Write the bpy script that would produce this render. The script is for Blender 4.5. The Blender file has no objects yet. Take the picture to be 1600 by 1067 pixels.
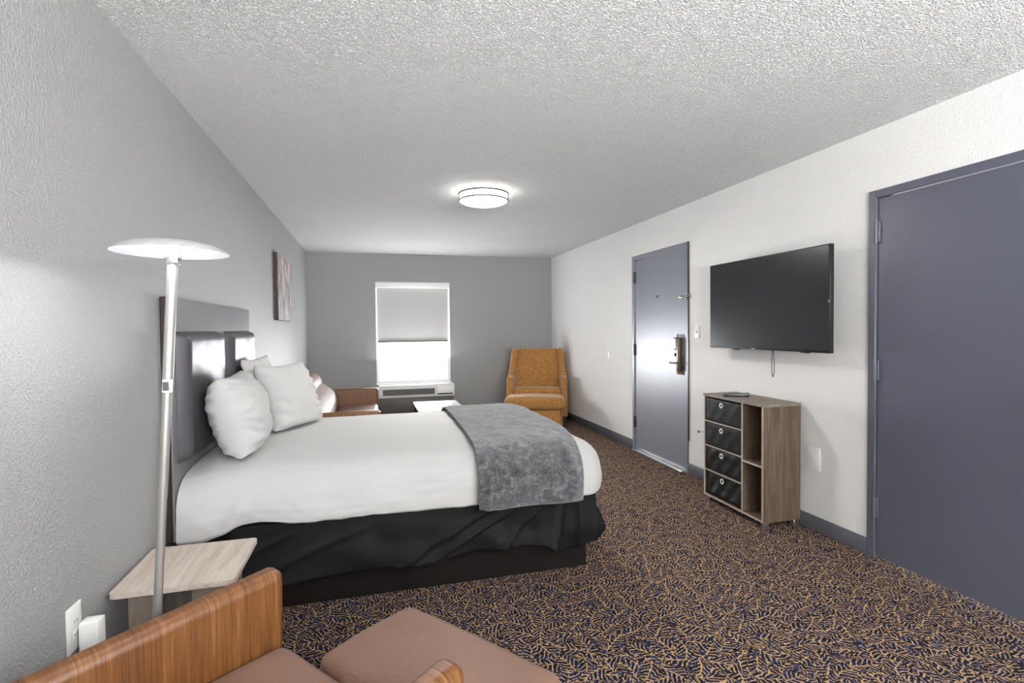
import bpy, bmesh, math, random
from mathutils import Vector, Matrix, noise
random.seed(7)
S = bpy.context.scene
COL = S.collection
PI = math.pi
W, L, H, YB = 3.635, 7.764, 2.44, -2.6      # room width, far wall, ceiling height, wall behind the camera

# ------------------------------------------------------------------ camera
cam = bpy.data.cameras.new('camera'); cam.sensor_width = 36; cam.lens = 807.0 / 1600 * 36
cam.clip_start = .05; cam.clip_end = 200
co = bpy.data.objects.new('camera', cam); COL.objects.link(co); S.camera = co
r = Vector((0.96516511, -0.26144809, -0.0100601)); u = Vector((0.01626508, 0.02158005, 0.99963481)); f = Vector((0.26113551, 0.96497627, -0.02508079))
M = Matrix((r, u, -f)).transposed().to_4x4(); M.translation = (0.876, 0, 1.3337)
co.matrix_world = M

# ------------------------------------------------------------------ world, light, exposure
S.view_settings.view_transform = 'Standard'; S.view_settings.look = 'None'
S.view_settings.gamma = 1; S.view_settings.use_curve_mapping = False
S.view_settings.exposure = 1.15
wd = bpy.data.worlds.new('world'); S.world = wd; wd.use_nodes = True
wd.node_tree.nodes['Background'].inputs[0].default_value = (.93, .96, 1, 1)
wd.node_tree.nodes['Background'].inputs[1].default_value = 5.0
CEIL_LAMP = 5.0      # strength of the glass bowls of the ceiling lamps
READ_LAMP = 62.0      # strength of the diode disc in the floor lamp
def area(name, loc, rot, sx, sy, energy, color=(1, 1, 1)):
    l = bpy.data.lights.new(name, 'AREA'); l.shape = 'RECTANGLE'; l.size = sx; l.size_y = sy; l.energy = energy; l.color = color
    o = bpy.data.objects.new(name, l); COL.objects.link(o); o.location = loc; o.rotation_euler = rot
    return o
# daylight through the window seen in the photo and an added upward fill light behind the camera
area('daylight_far', (1.47, L - .02, .85), (-PI/2 - .55, 0, 0), 1.0, .58, 32, (.93, .96, 1))
area('added_fill_back', (1.80, YB + .16, 1.5), (PI/2 + 1.42, 0, -.12), 2.0, 1.4, 500, (.98, .985, 1))

# ------------------------------------------------------------------ node helpers
def mat(name, color=(.5, .5, .5), rough=.5, metal=0, spec=.5, **k):
    m = bpy.data.materials.new(name); m.use_nodes = True
    b = m.node_tree.nodes['Principled BSDF']
    b.inputs['Base Color'].default_value = (*color, 1); b.inputs['Roughness'].default_value = rough
    b.inputs['Metallic'].default_value = metal; b.inputs['Specular IOR Level'].default_value = spec
    for n, v in k.items(): b.inputs[n.replace('_', ' ')].default_value = v
    return m
class NT:
    def __init__(s, m): s.m = m; s.t = m.node_tree; s.b = s.t.nodes['Principled BSDF']
    def new(s, ty, **k):
        n = s.t.nodes.new(ty)
        for a, v in k.items(): setattr(n, a, v)
        return n
    def put(s, sock, v):
        if isinstance(v, bpy.types.NodeSocket): s.t.links.new(v, sock)
        elif v is not None: sock.default_value = v
    def math(s, op, a, b=None, c=None, clamp=False):
        n = s.new('ShaderNodeMath', operation=op); n.use_clamp = clamp
        s.put(n.inputs[0], a); s.put(n.inputs[1], b); s.put(n.inputs[2], c); return n.outputs[0]
    def vec(s, op, a, b=None, scale=None):
        n = s.new('ShaderNodeVectorMath', operation=op); s.put(n.inputs[0], a)
        if b is not None: s.put(n.inputs[1], b)
        if scale is not None: s.put(n.inputs[3], scale)
        return n.outputs[0]
    def coord(s, kind='Object'): return s.new('ShaderNodeTexCoord').outputs[kind]
    def mapped(s, scale, kind='Object', loc=(0, 0, 0), rot=(0, 0, 0)):
        n = s.new('ShaderNodeMapping'); s.put(n.inputs[0], s.coord(kind)); n.inputs[1].default_value = loc; n.inputs[2].default_value = rot; n.inputs[3].default_value = scale
        return n.outputs[0]
    def noise(s, vec, scale=5, detail=3, rough=.5, dist=0):
        n = s.new('ShaderNodeTexNoise'); s.put(n.inputs['Vector'], vec)
        n.inputs['Scale'].default_value = scale; n.inputs['Detail'].default_value = detail; n.inputs['Roughness'].default_value = rough; n.inputs['Distortion'].default_value = dist
        return n.outputs
    def ramp(s, fac, stops, interp='LINEAR'):
        n = s.new('ShaderNodeValToRGB'); n.color_ramp.interpolation = interp
        e = n.color_ramp.elements
        while len(e) < len(stops): e.new(.5)
        for i, (p, c) in enumerate(stops): e[i].position = p; e[i].color = (*c, 1) if len(c) == 3 else c
        s.put(n.inputs[0], fac); return n.outputs[0]
    def mix(s, fac, a, b):
        n = s.new('ShaderNodeMix', data_type='RGBA'); s.put(n.inputs[0], fac)
        for i, v in ((6, a), (7, b)): s.put(n.inputs[i], (*v, 1) if isinstance(v, tuple) and len(v) == 3 else v)
        return n.outputs[2]
    def bump(s, h, dist=.01, strength=1.0, prev=None):
        n = s.new('ShaderNodeBump'); n.inputs['Distance'].default_value = dist; n.inputs['Strength'].default_value = strength
        s.put(n.inputs['Height'], h)
        if prev is not None: s.put(n.inputs['Normal'], prev)
        return n.outputs[0]
    def out(s, color=None, normal=None, rough=None):
        if color is not None: s.put(s.b.inputs['Base Color'], color)
        if normal is not None: s.put(s.b.inputs['Normal'], normal)
        if rough is not None: s.put(s.b.inputs['Roughness'], rough)

def wall_paint(name, color, bump=.0016, scale=130, rough=.6):
    m = mat(name, color, rough, spec=.3); n = NT(m); g = n.new('ShaderNodeNewGeometry').outputs['Position']
    a = n.noise(g, scale, 2, .5)[0]; b = n.noise(g, scale * .35, 2, .5)[0]
    h = n.math('ADD', n.ramp(a, [(.45, (0, 0, 0)), (.62, (1, 1, 1))]), n.math('MULTIPLY', b, .8))
    c = n.noise(g, 1.3, 3, .6)[0]
    n.out(n.mix(c, tuple(x * .97 for x in color), tuple(min(1, x * 1.03) for x in color)), n.bump(h, bump))
    return m
def flat_paint(name, color, rough=.35, b=.0006, sc=90, spec=.5):
    m = mat(name, color, rough, spec=spec); n = NT(m); g = n.new('ShaderNodeNewGeometry').outputs['Position']
    a = n.noise(g, sc, 3, .6)[0]; c = n.noise(g, 3, 4, .6)[0]
    n.out(n.mix(c, tuple(x * .94 for x in color), tuple(x * 1.05 for x in color)), n.bump(a, b)); return m
def ceiling_mat():
    m = mat('popcorn_ceiling', (.72, .72, .70), .9, spec=.1); n = NT(m); g = n.new('ShaderNodeNewGeometry').outputs['Position']
    v = n.new('ShaderNodeTexVoronoi'); n.put(v.inputs['Vector'], g); v.inputs['Scale'].default_value = 135
    a = n.noise(g, 115, 3, .6)[0]; b = n.math('SUBTRACT', 1.0, v.outputs['Distance'])
    h = n.math('ADD', n.math('MULTIPLY', n.ramp(a, [(.42, (0, 0, 0)), (.6, (1, 1, 1))]), 1.3), n.math('MULTIPLY', b, .8))
    col = n.mix(n.ramp(a, [(.40, (0, 0, 0)), (.58, (1, 1, 1))]), (.87, .87, .855), (.95, .95, .94))
    n.out(col, n.bump(h, .0085)); return m
def wood(name, c1, c2, c3, scale=(2, 30, 30), rough=.55):
    m = mat(name, c1, rough); n = NT(m); v = n.mapped(scale)
    a = n.noise(v, 1.5, 5, .6, .6)[0]; b = n.noise(v, 7, 4, .7)[0]
    col = n.ramp(n.math('ADD', n.math('MULTIPLY', a, .7), n.math('MULTIPLY', b, .3)), [(.3, c1), (.5, c2), (.7, c3)])
    n.out(col, n.bump(b, .0006)); return m
def fabric(name, color, rough=.9, sc=500, b=.0006, var=.12, big=8, sheen=.2):
    m = mat(name, color, rough, spec=.2); n = NT(m); v = n.coord()
    a = n.noise(v, sc, 2, .6)[0]; c = n.noise(v, big, 4, .65)[0]
    n.out(n.mix(c, tuple(x * (1 - var) for x in color), tuple(x * (1 + var) for x in color)), n.bump(a, b))
    n.b.inputs['Sheen Weight'].default_value = sheen; return m

# carpet: navy pile with golden fern sprigs and curls
def carpet():
    m = mat('patterned_carpet', (.02, .025, .05), .95, spec=.1); n = NT(m)
    g = n.new('ShaderNodeNewGeometry').outputs['Position']
    wob = n.vec('SCALE', n.vec('SUBTRACT', n.noise(g, 16, 2)[1], (.5, .5, .5)), scale=.03)
    wob2 = n.vec('SCALE', n.vec('SUBTRACT', n.noise(g, 70, 2)[1], (.5, .5, .5)), scale=.010)
    base = n.vec('MULTIPLY', n.vec('ADD', n.vec('ADD', g, wob), wob2), (1, 1, 0))
    def fern(scale, off, freq, slope, env, wl, thr):
        c = n.vec('ADD', n.vec('SCALE', base, scale=scale), off)
        v = n.new('ShaderNodeTexVoronoi', voronoi_dimensions='2D'); n.put(v.inputs['Vector'], c); v.inputs['Scale'].default_value = 1
        d = n.vec('SUBTRACT', c, v.outputs['Position'])
        sp = n.new('ShaderNodeSeparateColor'); n.put(sp.inputs[0], v.outputs['Color'])
        ro = n.new('ShaderNodeVectorRotate', rotation_type='Z_AXIS'); n.put(ro.inputs['Vector'], d); n.put(ro.inputs['Angle'], n.math('MULTIPLY', sp.outputs[0], 6.283))
        s = n.new('ShaderNodeSeparateXYZ'); n.put(s.inputs[0], ro.outputs[0]); x, y = s.outputs[0], s.outputs[1]
        x = n.math('ADD', x, n.math('MULTIPLY', n.math('MULTIPLY', y, y), n.math('SUBTRACT', sp.outputs[1], .5)))
        ax = n.math('ABSOLUTE', x)
        stem = n.math('MULTIPLY', n.math('LESS_THAN', ax, wl), n.math('LESS_THAN', n.math('ABSOLUTE', y), .62))
        ph = n.math('SINE', n.math('ADD', n.math('MULTIPLY', y, freq), n.math('MULTIPLY', ax, -freq * slope)))
        area_ = n.math('LESS_THAN', ax, n.math('MULTIPLY', n.math('SUBTRACT', 1.0, n.math('MULTIPLY', n.math('MULTIPLY', y, y), 2.4)), env))
        leaf = n.math('MULTIPLY', n.math('GREATER_THAN', ph, thr), area_)
        return n.math('MAXIMUM', stem, leaf), area_
    f1, a1 = fern(9.3, (0, 0, 0), 31, .95, .36, .028, .58)
    f2, a2 = fern(10.3, (3.7, 9.1, 0), 28, .7, .40, .030, .58)
    f3, a3 = fern(11.2, (13.3, 4.4, 0), 26, 1.2, .36, .032, .58)
    inv = lambda q: n.math('SUBTRACT', 1.0, q)
    gold = n.math('MAXIMUM', f1, n.math('MULTIPLY', inv(a1), f2))
    free = n.math('MULTIPLY', inv(a1), inv(a2))
    gold = n.math('MAXIMUM', gold, n.math('MULTIPLY', free, f3))
    free = n.math('MULTIPLY', free, inv(a3))
    nz = n.noise(base, 48, 1, .4)[0]
    curl = n.math('LESS_THAN', n.math('ABSOLUTE', n.math('SUBTRACT', nz, .5)), .030)
    gold = n.math('MAXIMUM', gold, n.math('MULTIPLY', free, curl))
    gold = n.math('MULTIPLY', gold, n.math('GREATER_THAN', n.noise(g, 95, 2)[0], .43))
    tone = n.noise(g, 40, 2)[0]
    ground = n.mix(n.ramp(n.noise(g, 34, 2)[0], [(.45, (0, 0, 0)), (.55, (1, 1, 1))]), (.011, .010, .020), (.013, .026, .080))
    c = n.mix(gold, ground, n.mix(tone, (.42, .25, .095), (.68, .47, .23)))
    pile = n.noise(g, 650, 2, .7)[0]
    c = n.mix(n.math('MULTIPLY', pile, .25), c, (0.0, 0.0, 0.0))
    n.out(c, n.bump(n.math('ADD', pile, n.math('MULTIPLY', gold, .4)), .0025)); return m

M_ = {}
M_['wall_left'] = wall_paint('light_grey_orange_peel_paint', (.31, .31, .307), .0011, 110, .55)
M_['wall_far'] = wall_paint('mid_grey_paint', (.305, .308, .308), .0008, 150)
M_['wall_right'] = wall_paint('warm_white_paint', (.72, .71, .69), .0008, 150)
M_['ceiling'] = ceiling_mat()
M_['carpet'] = carpet()
M_['door'] = flat_paint('slate_door_paint', (.093, .097, .127), .32, .0008, 120)
M_['entry'] = flat_paint('slate_gloss_door_paint', (.185, .195, .23), .36, .0009, 60, 1.0)
M_['base'] = flat_paint('slate_baseboard', (.085, .09, .105), .5)
M_['steel'] = mat('brushed_nickel', (.62, .61, .58), .28, 1)
M_['chrome'] = mat('chrome', (.8, .8, .8), .12, 1)
M_['bronze'] = mat('dark_bronze', (.10, .085, .065), .35, .8)
M_['hinge'] = mat('dark_hinge_metal', (.05, .05, .05), .4, .6)
M_['white_plastic'] = flat_paint('white_plastic', (.78, .78, .76), .35, .0001)
M_['white_metal'] = mat('white_enamel', (.80, .80, .79), .35)
M_['lamp_metal'] = mat('satin_silver_lamp_metal', (.40, .395, .375), .40, .7)
M_['shade'] = mat('satin_grey_enamel', (.40, .40, .40), .5, spec=.3)
M_['ring'] = mat('brushed_nickel_rings', (.07, .068, .06), .6, .0)
M_['screen'] = mat('black_screen_glass', (.012, .012, .014), .22, spec=.6)
M_['black_plastic'] = mat('black_plastic', (.012, .012, .013), .35)
M_['dark'] = mat('black_void', (.01, .01, .01), .8)
M_['espresso'] = wood('espresso_wood', (.012, .008, .007), (.022, .013, .011), (.03, .018, .014), (3, 3, 40), .35)
M_['bed_base'] = wood('black_brown_wood', (.006, .005, .005), (.009, .007, .006), (.013, .009, .008), (2, 30, 30), .8)
M_['bed_base'].node_tree.nodes['Principled BSDF'].inputs['Specular IOR Level'].default_value = .12
M_['headboard_face'] = mat('dark_grey_satin_vinyl', (.055, .052, .060), .42, spec=.38)
M_['headboard_top'] = mat('mid_grey_satin_vinyl', (.15, .15, .158), .40, spec=.5)
M_['dresser'] = wood('weathered_brown_laminate', (.045, .028, .018), (.098, .066, .043), (.18, .13, .088), (14, 14, 1.3))
M_['edge'] = wood('pale_laminate_edge', (.30, .26, .21), (.38, .33, .27), (.45, .40, .33), (20, 20, 20))
M_['nightstand'] = wood('pale_weathered_laminate', (.32, .26, .215), (.47, .40, .345), (.60, .53, .47), (22, 2.0, 22))
M_['nightleg'] = wood('weathered_laminate_legs', (.13, .105, .085), (.20, .165, .135), (.28, .24, .20), (22, 22, 2))
M_['tabletop'] = mat('white_laminate', (.75, .75, .74), .25)
M_['non_woven'] = fabric('black_drawer_cloth', (.012, .012, .0115), .5, 300, .0003, .25, 5, 0)
M_['sheet'] = fabric('white_cotton', (.44, .437, .428), .9, 900, .00025, .015, 4, .1)
M_['skirt'] = fabric('black_cotton', (.0065, .0065, .007), .7, 700, .0003, .25, 6, 0)
M_['blind'] = mat('grey_blind_cloth', (.50, .50, .485), .9, spec=.1)
M_['ac_white'] = flat_paint('off_white_metal_case', (.72, .72, .70), .4, .0001)
M_['ac_front'] = flat_paint('shade_toned_taupe', (.10, .098, .088), .5, .0001)  # front of the beige unit, its backlit shade put into the colour
M_['ac_dark'] = mat('grey_plastic_grille', (.075, .078, .09), .5)
def leather():
    m = mat('brown_leather', (.27, .155, .115), .45, spec=.38); n = NT(m); c = n.coord()
    v = n.new('ShaderNodeTexVoronoi', feature='DISTANCE_TO_EDGE'); n.put(v.inputs['Vector'], n.vec('ADD', c, n.vec('SCALE', n.noise(c, 90, 2)[1], scale=.004))); v.inputs['Scale'].default_value = 260
    a = n.noise(c, 3, 4, .6)[0]
    h = n.ramp(v.outputs['Distance'], [(.0, (0, 0, 0)), (.12, (1, 1, 1))])
    n.out(n.mix(a, (.21, .118, .080), (.285, .166, .117)), n.bump(n.math('ADD', h, n.noise(c, 120, 3)[0]), .0018)); return m
M_['leather'] = leather()
def woven():
    m = mat('striated_orange_brown_vinyl', (.36, .15, .045), .42, spec=.5); n = NT(m)
    a = n.noise(n.mapped((6, 330, 4)), 1, 3, .7)[0]; b = n.noise(n.mapped((4, 60, 3)), 1, 2, .5)[0]
    f_ = n.math('ADD', n.math('MULTIPLY', a, .65), n.math('MULTIPLY', b, .35))
    n.out(n.ramp(f_, [(.30, (.055, .018, .004)), (.46, (.125, .046, .011)), (.58, (.19, .078, .022)), (.70, (.34, .18, .07))]), n.bump(a, .0006)); return m
M_['woven'] = woven()
def tweed():
    m = mat('ochre_chenille', (.40, .19, .045), .9, spec=.15); n = NT(m)
    a = n.noise(n.mapped((60, 60, 200)), 1, 3, .7)[0]; b = n.noise(n.coord(), 30, 3, .6)[0]
    n.out(n.ramp(n.math('ADD', n.math('MULTIPLY', a, .6), n.math('MULTIPLY', b, .4)), [(.33, (.20, .085, .018)), (.5, (.36, .17, .045)), (.68, (.53, .29, .10))]), n.bump(a, .0015))
    n.b.inputs['Sheen Weight'].default_value = .3; return m
M_['ochre'] = tweed()
def fleece():
    m = mat('grey_plush_fleece', (.12, .12, .13), 1, spec=.1); n = NT(m); c = n.coord()
    a = n.noise(c, 150, 4, .75)[0]; b = n.noise(c, 14, 4, .7, 1.2)[0]
    n.out(n.ramp(n.math('ADD', n.math('MULTIPLY', a, .45), n.math('MULTIPLY', b, .55)), [(.39, (.032, .032, .038)), (.5, (.082, .082, .09)), (.61, (.20, .20, .208))]), n.bump(n.math('ADD', a, n.math('MULTIPLY', b, .8)), .006))
    n.b.inputs['Sheen Weight'].default_value = .5; return m
M_['fleece'] = fleece()
def art():
    m = mat('abstract_print', (.5, .45, .45), .6); n = NT(m)
    a = n.noise(n.mapped((1, 22, 3.5)), 1, 5, .75, .5)[0]; b = n.noise(n.mapped((1, 5, 3)), 1, 2, .6)[0]
    c = n.ramp(a, [(.36, (.04, .03, .04)), (.45, (.13, .115, .12)), (.54, (.32, .28, .27)), (.64, (.66, .60, .55))])
    c = n.mix(n.ramp(b, [(.54, (0, 0, 0)), (.70, (1, 1, 1))]), c, (.50, .36, .34)); n.out(c); return m
M_['art'] = art()
def art_edge():
    m = mat('dark_print_edge', (.03, .012, .016), .5); n = NT(m)
    a = n.noise(n.mapped((60, 60, 14)), 1, 3, .7)[0]
    n.out(n.ramp(a, [(.5, (.014, .004, .008)), (.66, (.05, .02, .028)), (.74, (.35, .26, .26))])); return m
M_['art_edge'] = art_edge()
def emit(name, color, s):
    m = mat(name, (1, 1, 1), .4); b = m.node_tree.nodes['Principled BSDF']
    b.inputs['Emission Color'].default_value = (*color, 1); b.inputs['Emission Strength'].default_value = s; return m
M_['bowl'] = emit('lit_frosted_glass', (1, .975, .94), CEIL_LAMP)
M_['diode'] = emit('lit_diode_disc', (.90, .93, 1), READ_LAMP)
def glass():
    m = bpy.data.materials.new('window_glass'); m.use_nodes = True; t = m.node_tree; t.nodes.clear()
    o = t.nodes.new('ShaderNodeOutputMaterial'); a = t.nodes.new('ShaderNodeBsdfTransparent'); g = t.nodes.new('ShaderNodeBsdfGlossy'); g.inputs['Roughness'].default_value = .02
    fr = t.nodes.new('ShaderNodeFresnel'); mx = t.nodes.new('ShaderNodeMixShader')
    t.links.new(fr.outputs[0], mx.inputs[0]); t.links.new(a.outputs[0], mx.inputs[1]); t.links.new(g.outputs[0], mx.inputs[2]); t.links.new(mx.outputs[0], o.inputs[0]); return m
M_['glass'] = glass()

# ------------------------------------------------------------------ mesh helpers
def tag(o, label=None, cat=None, group=None, kind=None):
    if label: o['label'] = label
    if cat: o['category'] = cat
    if group: o['group'] = group
    if kind: o['kind'] = kind
    return o
def empty(name, loc=(0, 0, 0), rz=0):
    o = bpy.data.objects.new(name, None); COL.objects.link(o); o.location = loc; o.rotation_euler = (0, 0, rz); o.empty_display_size = .1
    return o
def link(name, bm, m, parent=None, smooth=True, loc=None, rot=None, angle=40):
    me = bpy.data.meshes.new(name); bmesh.ops.recalc_face_normals(bm, faces=bm.faces); bm.to_mesh(me); bm.free()
    mats = m if isinstance(m, (list, tuple)) else [m]
    for x in mats: me.materials.append(x)
    if smooth:
        for p in me.polygons: p.use_smooth = True
        me.set_sharp_from_angle(angle=math.radians(angle))
    o = bpy.data.objects.new(name, me); COL.objects.link(o)
    if parent: o.parent = parent
    if loc: o.location = loc
    if rot: o.rotation_euler = rot
    return o
def box(bm, x0, y0, z0, x1, y1, z1, bevel=0, seg=2, mi=0):
    t = bmesh.new(); bmesh.ops.create_cube(t, size=1)
    for v in t.verts: v.co = Vector(((x0 + x1) / 2 + v.co.x * (x1 - x0), (y0 + y1) / 2 + v.co.y * (y1 - y0), (z0 + z1) / 2 + v.co.z * (z1 - z0)))
    if bevel: bmesh.ops.bevel(t, geom=list(t.edges), offset=bevel, segments=seg, profile=.5, affect='EDGES')
    return merge(bm, t, mi)
def merge(bm, t, mi=0, mtx=None):
    if mtx is not None: bmesh.ops.transform(t, matrix=mtx, verts=t.verts)
    mp = {v: bm.verts.new(v.co) for v in t.verts}
    out = []
    for fc in t.faces:
        try: nf = bm.faces.new([mp[v] for v in fc.verts]); nf.material_index = mi; out.append(nf)
        except ValueError: pass
    t.free(); return bm
def B(*a, **k): return box(bmesh.new(), *a, **k)
def cyl(bm, p0, p1, r0, r1=None, n=20, mi=0):
    p0, p1 = Vector(p0), Vector(p1); r1 = r0 if r1 is None else r1
    d = p1 - p0; t = bmesh.new()
    bmesh.ops.create_cone(t, cap_ends=True, segments=n, radius1=r0, radius2=r1, depth=d.length)
    q = d.to_track_quat('Z', 'Y').to_matrix().to_4x4(); q.translation = (p0 + p1) / 2
    return merge(bm, t, mi, q)
def lathe(bm, prof, n=48, mi=0, center=(0, 0, 0), closed=False):
    c = Vector(center); rings = []
    for rr, z in prof:
        rings.append([bm.verts.new(c + Vector((rr * math.cos(2 * PI * i / n), rr * math.sin(2 * PI * i / n), z))) for i in range(n)] if rr > 1e-6 else [bm.verts.new(c + Vector((0, 0, z)))])
    pr = list(zip(rings[:-1], rings[1:])) + ([(rings[-1], rings[0])] if closed else [])
    for a, b in pr:
        for i in range(n):
            j = (i + 1) % n
            if len(a) == 1 and len(b) == 1: continue
            if len(a) == 1: fc = bm.faces.new([a[0], b[i], b[j]])
            elif len(b) == 1: fc = bm.faces.new([a[i], a[j], b[0]])
            else: fc = bm.faces.new([a[i], a[j], b[j], b[i]])
            fc.material_index = mi
    return bm
def torus(bm, R_, r_, z=0, n=64, k=10, sx=1, sz=1, center=(0, 0)):
    pr = [(R_ + r_ * sx * math.cos(2 * PI * i / k), z + r_ * sz * math.sin(2 * PI * i / k)) for i in range(k)]
    return lathe(bm, pr, n, 0, (center[0], center[1], 0), closed=True)
def tube(bm, pts, rad, n=8):
    pts = [Vector(p) for p in pts]; rings = []
    for i, p in enumerate(pts):
        d = (pts[min(i + 1, len(pts) - 1)] - pts[max(i - 1, 0)]).normalized()
        a = d.orthogonal().normalized() if i == 0 else (a - d * a.dot(d)).normalized()
        b = d.cross(a); rings.append([bm.verts.new(p + rad * (a * math.cos(2 * PI * k / n) + b * math.sin(2 * PI * k / n))) for k in range(n)])
    for A, C in zip(rings[:-1], rings[1:]):
        for k in range(n): bm.faces.new([A[k], A[(k + 1) % n], C[(k + 1) % n], C[k]])
    bm.faces.new(rings[0][::-1]); bm.faces.new(rings[-1]); return bm
def grid(fn, nu, nv, bm=None, wrap_u=False):
    bm = bm or bmesh.new()
    vs = [[bm.verts.new(fn(i / (nu if wrap_u else nu - 1), j / (nv - 1))) for j in range(nv)] for i in range(nu)]
    for i in range(nu if wrap_u else nu - 1):
        for j in range(nv - 1):
            k = (i + 1) % nu
            bm.faces.new([vs[i][j], vs[k][j], vs[k][j + 1], vs[i][j + 1]])
    return bm
def solidify(o, t, offset=-1):
    md = o.modifiers.new('thickness', 'SOLIDIFY'); md.thickness = t; md.offset = offset; return o
def N(*p, s=1.0): return noise.noise(Vector(p) * s)
def sm(a, b, x):
    t = max(0, min(1, (x - a) / (b - a))); return t * t * (3 - 2 * t)
def poly_extrude(pts2, x0, x1, bevel=.02, seg=3, shift=None):
    """side outline in (y, z) extruded along x"""
    bm = bmesh.new(); a = [bm.verts.new((x0, y, z)) for y, z in pts2]; fc = bm.faces.new(a)
    rr = bmesh.ops.extrude_face_region(bm, geom=[fc])
    for v in [e for e in rr['geom'] if isinstance(e, bmesh.types.BMVert)]: v.co.x = x1
    bmesh.ops.recalc_face_normals(bm, faces=bm.faces)
    if bevel:
        ed = [e for e in bm.edges if e.calc_face_angle(0) > math.radians(50)]
        bmesh.ops.bevel(bm, geom=ed, offset=bevel, segments=seg, profile=.5, affect='EDGES')
    if shift:
        for v in bm.verts: v.co += shift(v.co)
    return bm
def cushion(w, d, h, puff=.02, r_=.04, nx=28, ny=28, seed=0, wr=.003):
    """soft box centred at x, y with its base at z = 0"""
    bm = bmesh.new(); bmesh.ops.create_cube(bm, size=1)
    for v in bm.verts: v.co = Vector((v.co.x * w, v.co.y * d, v.co.z * h + h / 2))
    bmesh.ops.bevel(bm, geom=list(bm.edges), offset=r_, segments=5, profile=.5, affect='EDGES')
    bmesh.ops.triangulate(bm, faces=[f_ for f_ in bm.faces if len(f_.verts) > 4])
    for ax, n_, sz in ((0, nx, w), (1, ny, d)):
        for i in range(1, n_):
            c = -sz / 2 + sz * i / n_
            no = Vector((1, 0, 0)) if ax == 0 else Vector((0, 1, 0))
            bmesh.ops.bisect_plane(bm, geom=bm.verts[:] + bm.edges[:] + bm.faces[:], plane_co=no * c, plane_no=no)
    for v in bm.verts:
        x, y, z = v.co; a = max(0, 1 - (2 * x / w) ** 2); b = max(0, 1 - (2 * y / d) ** 2)
        k = (z - h / 2) / (h / 2)
        if k > 0: v.co.z += puff * k * (a * b) ** .5 + wr * N(x * 9 + seed, y * 9, z * 9)
        v.co.x += puff * .5 * (1 - k * k) * (2 * x / w) * b; v.co.y += puff * .5 * (1 - k * k) * (2 * y / d) * a
    return bm

# ------------------------------------------------------------------ room shell
tag(link('floor', B(-.15, YB - .15, -.12, W + .15, L + .25, 0), M_['carpet'], smooth=False), kind='structure')
tag(link('ceiling', B(-.15, YB - .15, H, W + .15, L + .25, H + .12), M_['ceiling'], smooth=False), kind='structure')
tag(link('wall_left', B(-.15, YB - .15, 0, 0, L + .25, H), M_['wall_left'], smooth=False), kind='structure')
def wall_with_hole(name, m, axis, p0, p1, q0, q1, holes):
    """holes: (q_lo, q_hi, z_lo, z_hi); q runs along the wall"""
    bm = bmesh.new(); cur = q0
    def add(a, b, z0, z1):
        if b - a < 1e-5 or z1 - z0 < 1e-5: return
        if axis == 'x': box(bm, p0, a, z0, p1, b, z1)
        else: box(bm, a, p0, z0, b, p1, z1)
    for a, b, z0, z1 in sorted(holes):
        add(cur, a, 0, H); add(a, b, 0, z0); add(a, b, z1, H); cur = b
    add(cur, q1, 0, H)
    return tag(link(name, bm, m, smooth=False), kind='structure')
E0, E1, ET = 4.085, 5.115, 2.10       # entry door opening
D0, D1, DT = 1.33, 2.33, 2.09         # near door opening
wall_with_hole('wall_right', M_['wall_right'], 'x', W, W + .15, YB - .15, L + .25, [(D0, D1, 0, DT), (E0, E1, 0, ET)])
WX0, WX1, WZ0, WZ1 = .93, 2.01, .54, 2.03
wall_with_hole('wall_far', M_['wall_far'], 'y', L, L + .15, 0, W, [(WX0, WX1, WZ0, WZ1)])
wall_with_hole('wall_back', M_['wall_right'], 'y', YB - .15, YB, 0, W, [(.7, 3.3, .75, 2.25)])
def baseboard(name, x0, y0, x1, y1, t=.012, h=.10):
    bm = bmesh.new(); box(bm, x0, y0, 0, x1, y1, h, .004, 2); return tag(link(name, bm, M_['base']), kind='structure')
T = .012
bm = bmesh.new()
for a, b in ((YB + .001, D0), (D1, E0), (E1, L - .001)): box(bm, W - T, a, .0, W, b, .10, .004, 2)
tag(link('baseboard_right', bm, M_['base']), kind='structure')
baseboard('baseboard_left', 0, YB + .001, T, L - .001)
baseboard('baseboard_far', T, L - T, W - T, L)
baseboard('baseboard_back', T, YB, W - T, YB + T)

# ---- window in the far wall
w1 = tag(empty('window_1', (1.47, L, WZ0)), kind='structure')
def wloc(bm):
    bmesh.ops.translate(bm, verts=bm.verts, vec=(-1.47, -L, -WZ0)); return bm
bm = bmesh.new(); yf0, yf1 = L + .07, L + .115
for a in ((WX0, yf0, WZ0, WX0 + .035, yf1, WZ1), (WX1 - .035, yf0, WZ0, WX1, yf1, WZ1), (WX0 + .035, yf0, WZ1 - .035, WX1 - .035, yf1, WZ1), (WX0 + .035, yf0, WZ0, WX1 - .035, yf1, WZ0 + .035), (WX0 + .035, yf0, 1.26, WX1 - .035, yf1, 1.30)): box(bm, *a, .003, 1)
link('window_frame', wloc(bm), M_['white_metal'], w1)
link('pane', wloc(B(WX0 + .03, L + .09, WZ0 + .03, WX1 - .03, L + .094, WZ1 - .03)), M_['glass'], w1, smooth=False)
bm = bmesh.new()     # painted reveal of the opening
box(bm, WX0, L + .002, WZ0, WX0 + .006, yf0, WZ1); box(bm, WX1 - .006, L + .002, WZ0, WX1, yf0, WZ1); box(bm, WX0 + .006, L + .002, WZ1 - .006, WX1 - .006, yf0, WZ1)
link('window_reveal', wloc(bm), M_['white_plastic'], w1, smooth=False)
link('window_sill', wloc(B(WX0 - .012, L - .015, WZ0 - .012, WX1 + .012, yf0, WZ0 + .006, .004, 2)), M_['white_plastic'], w1)
rb = tag(empty('roller_blind', (1.47, L + .03, 1.15)), 'pale grey roller blind drawn halfway down the far window', 'blind')
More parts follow.
